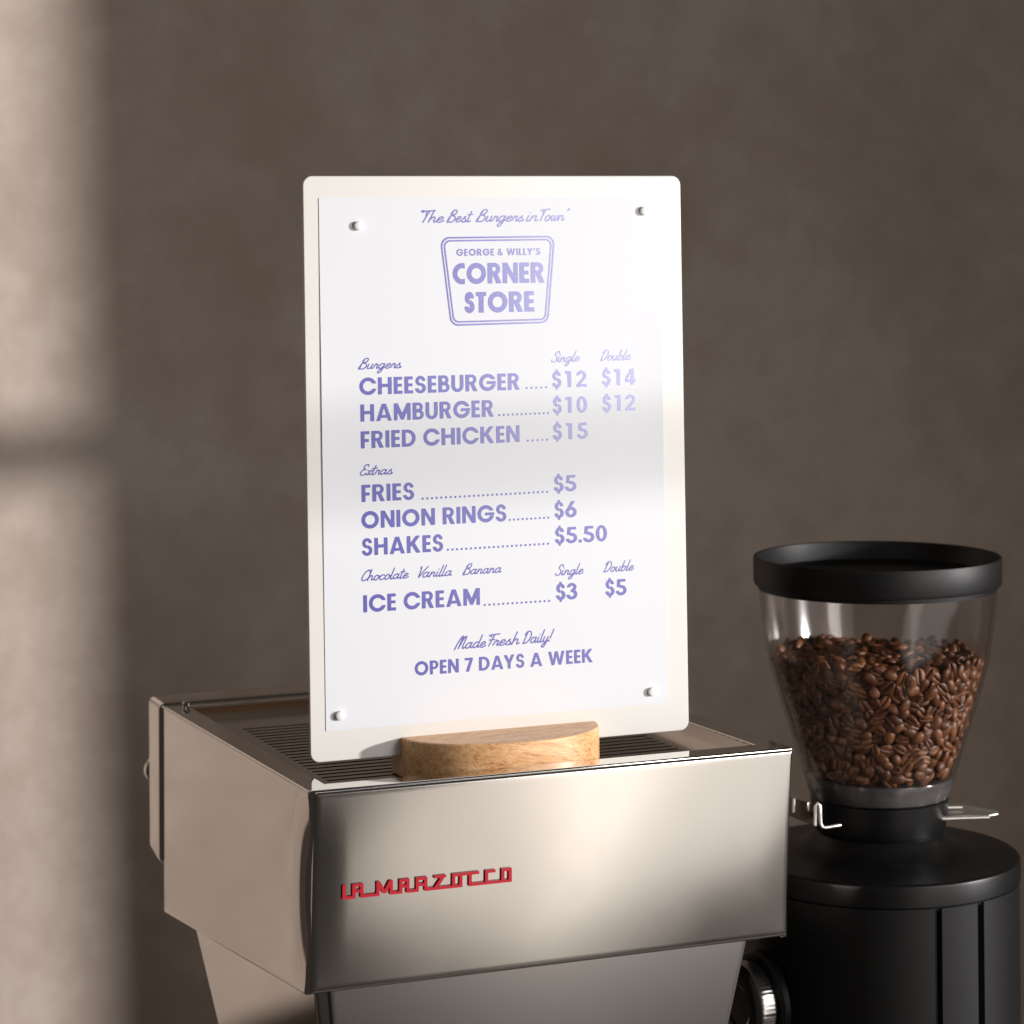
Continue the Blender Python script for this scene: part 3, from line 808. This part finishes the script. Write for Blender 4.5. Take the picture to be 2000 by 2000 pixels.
for k, u0, v0, u1, v1 in DOTS:
    for i in range(k):
        t = i/(k-1); cx, cy = u0+(u1-u0)*t, -(v0+(v1-v0)*t)
        V = [(cx+.68*math.cos(a*math.pi/8), cy+.68*math.sin(a*math.pi/8)) for a in range(16)]
        add('b%d' % round((v0+.6)/4), 'printed_line', V, [tuple(range(16))])
for txt, u0, v0, u1, v1, cap in SCRIPT:
    V, F = script_text(txt, cap, u1-u0, .66 if cap < 6.5 else .76)
    V, F = shift(V, F, u0, -(v0+v1)/2)
    add('s%d%s' % (round(v0/8), txt if abs(v0) < 90 and u0 > 30 else ''), 'script_line', V, F)
def badge_ring():
    q = [(-33.4, 126.0), (38.0, 126.2), (32.9, 75.7), (-27.4, 75.3)]
    cx = sum(a for a, b in q)/4; cy = sum(b for a, b in q)/4
    X, Y = gridxy(-38, 70, 43, 131, .3)
    def rr(inset, rad):
        d = np.full(X.shape, -1e9)      # intersection of half planes, rounded by shrinking and offsetting
        for i in range(4):
            (ax, ay), (bx_, by) = q[i], q[(i+1) % 4]
            l_ = math.hypot(bx_-ax, by-ay); nx_, ny_ = (by-ay)/l_, -(bx_-ax)/l_
            if (cx-ax)*nx_+(cy-ay)*ny_ > 0: nx_, ny_ = -nx_, -ny_
            d = np.maximum(d, (X-ax)*nx_+(Y-ay)*ny_+inset)
        # exact rounding: distance to the inset polygon
        qq = []
        for i in range(4):
            (ax, ay), (bx_, by), (px, py) = q[i], q[(i+1) % 4], q[i-1]
            def ln(a, b):
                l_ = math.hypot(b[0]-a[0], b[1]-a[1]); nx_, ny_ = (b[1]-a[1])/l_, -(b[0]-a[0])/l_
                if (cx-a[0])*nx_+(cy-a[1])*ny_ > 0: nx_, ny_ = -nx_, -ny_
                return nx_, ny_, a[0]*nx_+a[1]*ny_-inset-rad
            a1, b1, c1 = ln((px, py), (ax, ay)); a2, b2, c2 = ln((ax, ay), (bx_, by))
            det = a1*b2-a2*b1; qq.append(((c1*b2-c2*b1)/det, (a1*c2-a2*c1)/det))
        return poly(X, Y, qq)-rad
    o = cut(rr(0, 5.2), rr(1.0, 4.4)); i = cut(rr(1.75, 3.8), rr(2.7, 3.0))
    return iso_mesh(X, Y, np.minimum(o, i))
add('badge', 'shop_badge', *badge_ring())
for k, (nm, V, F) in lines.items(): put(nm, V, F)

# magnets
def magnet(u, v, label):
    me = bpy.data.meshes.new('magnet')
    prof = [(0, 2.5), (2.15, 2.5), (2.45, 2.3), (2.55, 1.95), (2.55, .4), (2.4, .2)]
    vs, fs = lathe([(r/1000, z/1000) for r, z in prof], 40)
    me.from_pydata(vs, [], fs); fix(me)
    bm = bmesh.new(); bm.from_mesh(me); bmesh.ops.remove_doubles(bm, verts=bm.verts, dist=1e-7); bmesh.ops.recalc_face_normals(bm, faces=bm.faces); bm.to_mesh(me); bm.free()
    o = link('magnet', me, MT['magnet'], None, 40)
    o.matrix_world = BM @ Matrix.Translation((u/1000, -v/1000, .0002))
    return tag(o, label, 'magnet', 'round white magnets on the menu')
magnet(-82.1, -132.7, 'small round white magnet left of the menu heading, upper left corner')
magnet(94.5, -140.1, 'small round white magnet in the upper right corner of the menu')
magnet(-97.0, 140.3, 'small round white magnet in the bottom left corner of the menu')
magnet(94.9, 141.2, 'small round white magnet in the bottom right corner of the menu')

# ================================================================== COFFEE GRINDER
GX, GY = 0.2287, 1.65
gr = thing('coffee_grinder', (GX, GY, 0), 'black coffee grinder with clear hopper of beans, right of the steel machine', 'coffee grinder')
P_IN = [(41.5, 283.5), (47.0, 292.5), (46.2, 294.5), (52.4, 316.5), (61.5, 345), (68.4, 372), (72.6, 404), (73.3, 416)]
OUTER = [(43.2, 282.6), (47.2, 294.3), (53.9, 316.6), (62.9, 345), (69.7, 372), (74.0, 404), (74.7, 417)]
INNER = [(73.0, 417), (72.2, 404), (67.9, 372), (61.0, 345), (51.9, 316.6), (44.6, 295.6), (40.0, 295.2), (38.5, 282.6)]
def smooth_prof(pts, k=6):
    return [tuple(p) for p in catmull(pts, k)]
prof = smooth_prof(OUTER)+smooth_prof(INNER[:6])+INNER[6:]
lathe_obj('hopper', [(r/1000, z/1000) for r, z in prof], MT['clear'], gr, seg=128, closed=True, smooth=50)
lid = [(73.6, 412.8), (75.0, 413.0), (75.2, 415.6), (77.2, 416), (77.9, 418.2), (77.9, 432), (77.5, 433.3), (76.6, 433.6), (75.6, 433.2), (74.0, 427), (72.0, 422.4), (68.0, 420.6), (30, 420.2), (0, 420.2), (0, 418.6), (72, 418.6), (73.4, 417.5)]
lathe_obj('hopper_lid', [(r/1000, z/1000) for r, z in lid], MT['coat'], gr, seg=128, smooth=30)
neck = [(0, 283), (36, 283), (38.3, 282.4), (42.6, 282.2), (43.4, 281.6), (42.4, 272), (41.2, 263), (40.4, 261.2), (39.6, 260.6), (38.6, 260.4), (38.2, 258)]
lathe_obj('hopper_neck', [(r/1000, z/1000) for r, z in neck], MT['coat2'], gr, smooth=30)
cap = [(38, 262), (40.6, 259.8), (42.4, 257.6), (45.6, 253.8), (50, 250.8), (56, 248.9), (64, 247.9), (82, 247.0), (85.6, 246.6), (87.2, 245.4), (87.6, 243.6), (87.6, 233.0), (87.2, 232.4), (85.6, 232.2), (85.4, 230)]
lathe_obj('top_cap', [(r/1000, z/1000) for r, z in cap], MT['coat2'], gr, seg=128, smooth=30)
lathe_obj('hopper_collar', [(r/1000, z/1000) for r, z in [(40.2, 283.2), (43.4, 283.2), (44.2, 285), (46.9, 293.4), (46.4, 295.6), (44.0, 295.8), (0, 295.9), (0, 294.8), (40.2, 294.6)]], MT['haze_plastic'], gr, seg=128, closed=True, smooth=40)
def body():
    # cylinder with a raised rib between two grooves on the viewer's side
    seg = 360; V, F = [], []
    a0 = math.atan2(-1, 0)          # towards the viewer
    ks = (231.4, 120.0, 45.0, 42.0)
    ring_ = []
    for i in range(seg):
        a = 2*math.pi*i/seg
        d = math.degrees((a-a0+math.pi) % (2*math.pi)-math.pi)
        r = 86.8
        if 14.2 <= d <= 16.2 or 35.0 <= d <= 37.2: r = 83.2
        elif 16.2 < d < 35.0: r = 87.3
        ring_.append((r*math.cos(a), r*math.sin(a)))
    for z in (231.6, 6.0):
        V += [(x/1000, y/1000, z/1000) for x, y in ring_]
    for i in range(seg):
        j = (i+1) % seg; F.append((i, j, seg+j, seg+i))
    F.append(tuple(range(seg)))
    me = bpy.data.meshes.new('grinder_body'); me.from_pydata(V, [], F); fix(me)
    return link('grinder_body', me, MT['coat'], gr, 25)
body()
lathe_obj('base_plate', [(0, .012), (.095, .012), (.0965, .0105), (.0965, .0012), (.095, 0.0003), (0, .0003)], MT['coat'], gr, smooth=30)
def gw(x, y, z): return (x-GX, y-GY, z)
def px_at(x, y, depth):
    """photo pixel at a given distance -> point local to the grinder"""
    d = right*((x-1000)/5100) + up*(-(y-456)/5100) + Vector((0, 1, 0))
    p = Vector((0, 0, CAM_H))+d*(depth)
    return p-gr.location
# sliding shutter: flat tongue to the right, bent tab and wire to the left
def plate(name, pts, th, m, parent, normal):
    nrm = Vector(normal).normalized()*th
    k = len(pts); V = list(pts)+[p-nrm for p in pts]
    F = [tuple(range(k)), tuple(range(2*k-1, k-1, -1))]+[(i, i+k, (i+1) % k+k, (i+1) % k) for i in range(k)]
    me = pydata(name, V, F); fix(me); bevel(me, min(.0005, th*.3), 2, 40)
    return link(name, me, m, parent, 40)
zt_ = .2725
def L3(x, y, z=zt_): return Vector((x, y, z))
sh = plate('shutter_tongue', [L3(.030, -.020), L3(.066, -.017), L3(.073, -.012), L3(.074, -.004), L3(.066, .002), L3(.058, .012), L3(.050, .016), L3(.030, .016)], .0012, MT['satin'], gr, (0, 0, 1))
tube('wire_edge', [L3(.036, -.0215, zt_-.001), L3(.066, -.0185, zt_-.001)], .0012, MT['satin'], sh)
tube('wire_edge', [L3(.037, -.004, zt_+.002), L3(.052, -.0025, zt_+.002)], .0011, MT['satin'], sh)
tabp = [px_at(1548, 1572, 1.615), px_at(1590, 1580, 1.605), px_at(1590, 1612, 1.605), px_at(1548, 1592, 1.615)]
tab = plate('shutter_tab', [px_at(1535, 1553, 1.63), px_at(1594, 1572, 1.603), px_at(1594, 1614, 1.603), px_at(1535, 1592, 1.63)], .0012, MT['chrome'], gr, (-.4, -1, 0))
tube('wire_loop', [px_at(1591.5, 1612, 1.598), px_at(1592, 1590, 1.598), px_at(1593, 1574, 1.598), px_at(1597, 1568.5, 1.598), px_at(1601, 1573, 1.598), px_at(1602, 1590, 1.598), px_at(1602.5, 1608, 1.598), px_at(1606, 1615.5, 1.598), px_at(1612, 1616.5, 1.598), px_at(1641, 1611.5, 1.604)], .0011, MT['satin'], tab)
tube('rivet', [px_at(1550, 1560, 1.612), px_at(1550, 1586, 1.612)], .0011, MT['satin'], tab)
# chrome grind-setting knob on the near left of the body
ka = Vector((-.90, -.44, 0)).normalized()
kb = Vector((0, 0, .163)) + ka*.084
kq = ka.to_track_quat('Z', 'Y')
kn = []
lathe_obj('setting_collar', [(r/1000, z/1000) for r, z in [(27, 0), (31, 2), (31.5, 6), (30, 8.5), (27, 9)]], MT['coat2'], gr, kb, kq)
def knob():
    seg = 180; pr = [(25, 7), (26.4, 8.5), (26.4, 17), (25.6, 19), (23.5, 20.6), (20, 21.2), (14, 21.2), (12, 20), (0, 20)]
    V, F = [], []; k = len(pr); R = kq.to_matrix()
    for i in range(seg):
        a = 2*math.pi*i/seg
        for q, (r, z) in enumerate(pr):
            rr = r-(.22 if (i % 3 == 0 and q in (1, 2)) else 0)
            V.append(R @ Vector((rr*math.cos(a)/1000, rr*math.sin(a)/1000, z/1000))+kb)
    for i in range(seg):
        j = (i+1) % seg
        for q in range(k-1): F.append((i*k+q, j*k+q, j*k+q+1, i*k+q+1))
    me = pydata('setting_knob', V, F)
    bm = bmesh.new(); bm.from_mesh(me); bmesh.ops.remove_doubles(bm, verts=bm.verts, dist=1e-7); bmesh.ops.recalc_face_normals(bm, faces=bm.faces); bm.to_mesh(me); bm.free()
    return link('setting_knob', me, MT['dark_chrome'], gr, 30)
knob()

# ================================================================== COFFEE BEANS
def bean_mesh(sx, sy, sz, seed):
    r = random.Random(seed); na, nb = 22, 12; V, F = [], []
    angs = [0, 18, 36, 54, 72, 90, 108, 126, 144, 162, 180, 200, 222, 242, 256, 264, 270, 276, 284, 298, 318, 340]
    for j in range(1, nb):
        ph = math.pi*j/nb; x = math.cos(ph); rad = math.sin(ph)**.82
        for a in angs:
            t = math.radians(a); y, z = math.cos(t)*rad, math.sin(t)*rad
            if z < 0:
                z *= .42
                z += .62*math.exp(-(y/.13)**2)*min(1, rad*1.3)*(.5 if abs(x) > .85 else 1) * (1 if a in (264, 270, 276, 256, 284) else .0)
            yb = y + .10*math.sin(x*2.2+seed)*abs(z)
            V.append((x*sx, yb*sy, z*sz))
    n0 = len(V); V += [(sx*1.0, 0, 0), (-sx*1.0, 0, 0)]
    k = len(angs)
    for j in range(nb-2):
        for i in range(k):
            i2 = (i+1) % k; F.append((j*k+i, j*k+i2, (j+1)*k+i2, (j+1)*k+i))
    for i in range(k):
        i2 = (i+1) % k; F += [(n0, i2, i), (n0+1, (nb-2)*k+i, (nb-2)*k+i2)]
    return [(v[0]/1000, v[1]/1000, v[2]/1000) for v in V], F
KINDS = [bean_mesh(4.9, 3.65, 2.85, 1), bean_mesh(4.5, 3.5, 2.8, 2), bean_mesh(5.2, 3.6, 2.75, 3), bean_mesh(4.2, 3.55, 2.9, 4)]
BME = []
for i, (v, f) in enumerate(KINDS):
    me = bpy.data.meshes.new('coffee_bean'); me.from_pydata(v, [], f); fix(me); me.materials.append(MT['bean'])
    for p in me.polygons: p.use_smooth = True
    BME.append(me)
inz = np.array([p[1] for p in smooth_prof(INNER[:6])][::-1]); inr = np.array([p[0] for p in smooth_prof(INNER[:6])][::-1])
def rin(z): return np.interp(z, inz, inr)
def scatter():
    pts = []; cells = {}
    D = 5.1
    def ok(p):
        c_ = tuple((p//D).astype(int))
        for a in (-1, 0, 1):
            for b in (-1, 0, 1):
                for d in (-1, 0, 1):
                    for q in cells.get((c_[0]+a, c_[1]+b, c_[2]+d), ()):
                        if ((q-p)**2).sum() < D*D: return False
        return True
    top = lambda x, y: 367.5 + 4.0*math.cos(math.hypot(x, y)/70*1.57) + 3.0*math.sin(x*.06+1)*math.cos(y*.07)
    def tryadd(p, nrm, lay):
        p = np.array(p)
        if ok(p):
            cells.setdefault(tuple((p//D).astype(int)), []).append(p); pts.append((p, nrm, lay)); return True
        return False
    for lay, dep in ((0, 2.8), (1, 6.8), (2, 11.0)):
        for t in range(26000 if lay == 0 else 12000):
            z = rng.uniform(298.5, 372); a = rng.uniform(0, 2*math.pi)
            R = float(rin(z))-dep-rng.uniform(0, 1.0)
            if rng.uniform() > R/68: continue
            x, y = R*math.cos(a), R*math.sin(a)
            if z > top(x, y)+rng.uniform(-1, 2.5): continue
            tryadd((x, y, z), (math.cos(a), math.sin(a), -.25), lay)
    for lay, dz in ((3, 0.0), (4, 4.5)):
        for t in range(9000):
            a = rng.uniform(0, 2*math.pi); rr = 66*math.sqrt(rng.uniform())
            x, y = rr*math.cos(a), rr*math.sin(a); z = top(x, y)-dz+rng.uniform(-1, 1.5)
            if rr > rin(z)-3: continue
            tryadd((x, y, z), (0, 0, 1), lay)
    return pts
pts = scatter()
def bean_matrix(p, nrm):
    nrm = Vector(nrm).normalized()
    f = -1 if rng.uniform() < .55 else 1         # flat side out, or rounded side out
    zax = (nrm*f + Vector(rng.normal(0, .24, 3))).normalized()
    xa = zax.orthogonal().normalized(); xa = Matrix.Rotation(rng.uniform(0, 6.283), 3, zax) @ xa
    ya = zax.cross(xa)
    s = rng.uniform(.86, 1.12)
    m_ = Matrix((xa*s, ya*s, zax*s)).transposed().to_4x4(); m_.translation = Vector((GX+p[0]/1000, GY+p[1]/1000, p[2]/1000))
    return m_
def show(e):        # how largely a bean shows from the camera
    p, nrm, lay = e
    base = {0: 0, 3: 1.2, 1: 3, 4: 3, 2: 5}[lay]
    facing = -p[1]/max(1e-6, math.hypot(p[0], p[1]))
    if lay == 3: return base + (0.2 if p[1] < 20 else 1.0)
    return base + (1-facing)
pts.sort(key=show)
V, F = [], []
for i, (p, nrm, lay) in enumerate(pts):
    m_ = bean_matrix(p, nrm); k = int(rng.integers(0, 4))
    if i < 300:
        o = bpy.data.objects.new('coffee_bean', BME[k]); COL.objects.link(o); o.matrix_world = m_
        tag(o, 'brown roasted coffee bean in the clear grinder hopper', 'coffee bean', 'coffee beans in the hopper')
    else:
        b = len(V); V += [tuple(m_ @ Vector(v)) for v in KINDS[k][0]]; F += [tuple(b+q for q in f) for f in KINDS[k][1]]
me = bpy.data.meshes.new('coffee_beans'); me.from_pydata(V, [], F); fix(me)
o = link('coffee_beans', me, MT['bean'], None, 179); o['kind'] = 'stuff'
tag(o, 'mass of roasted coffee beans filling the clear hopper behind the front ones', 'coffee beans')
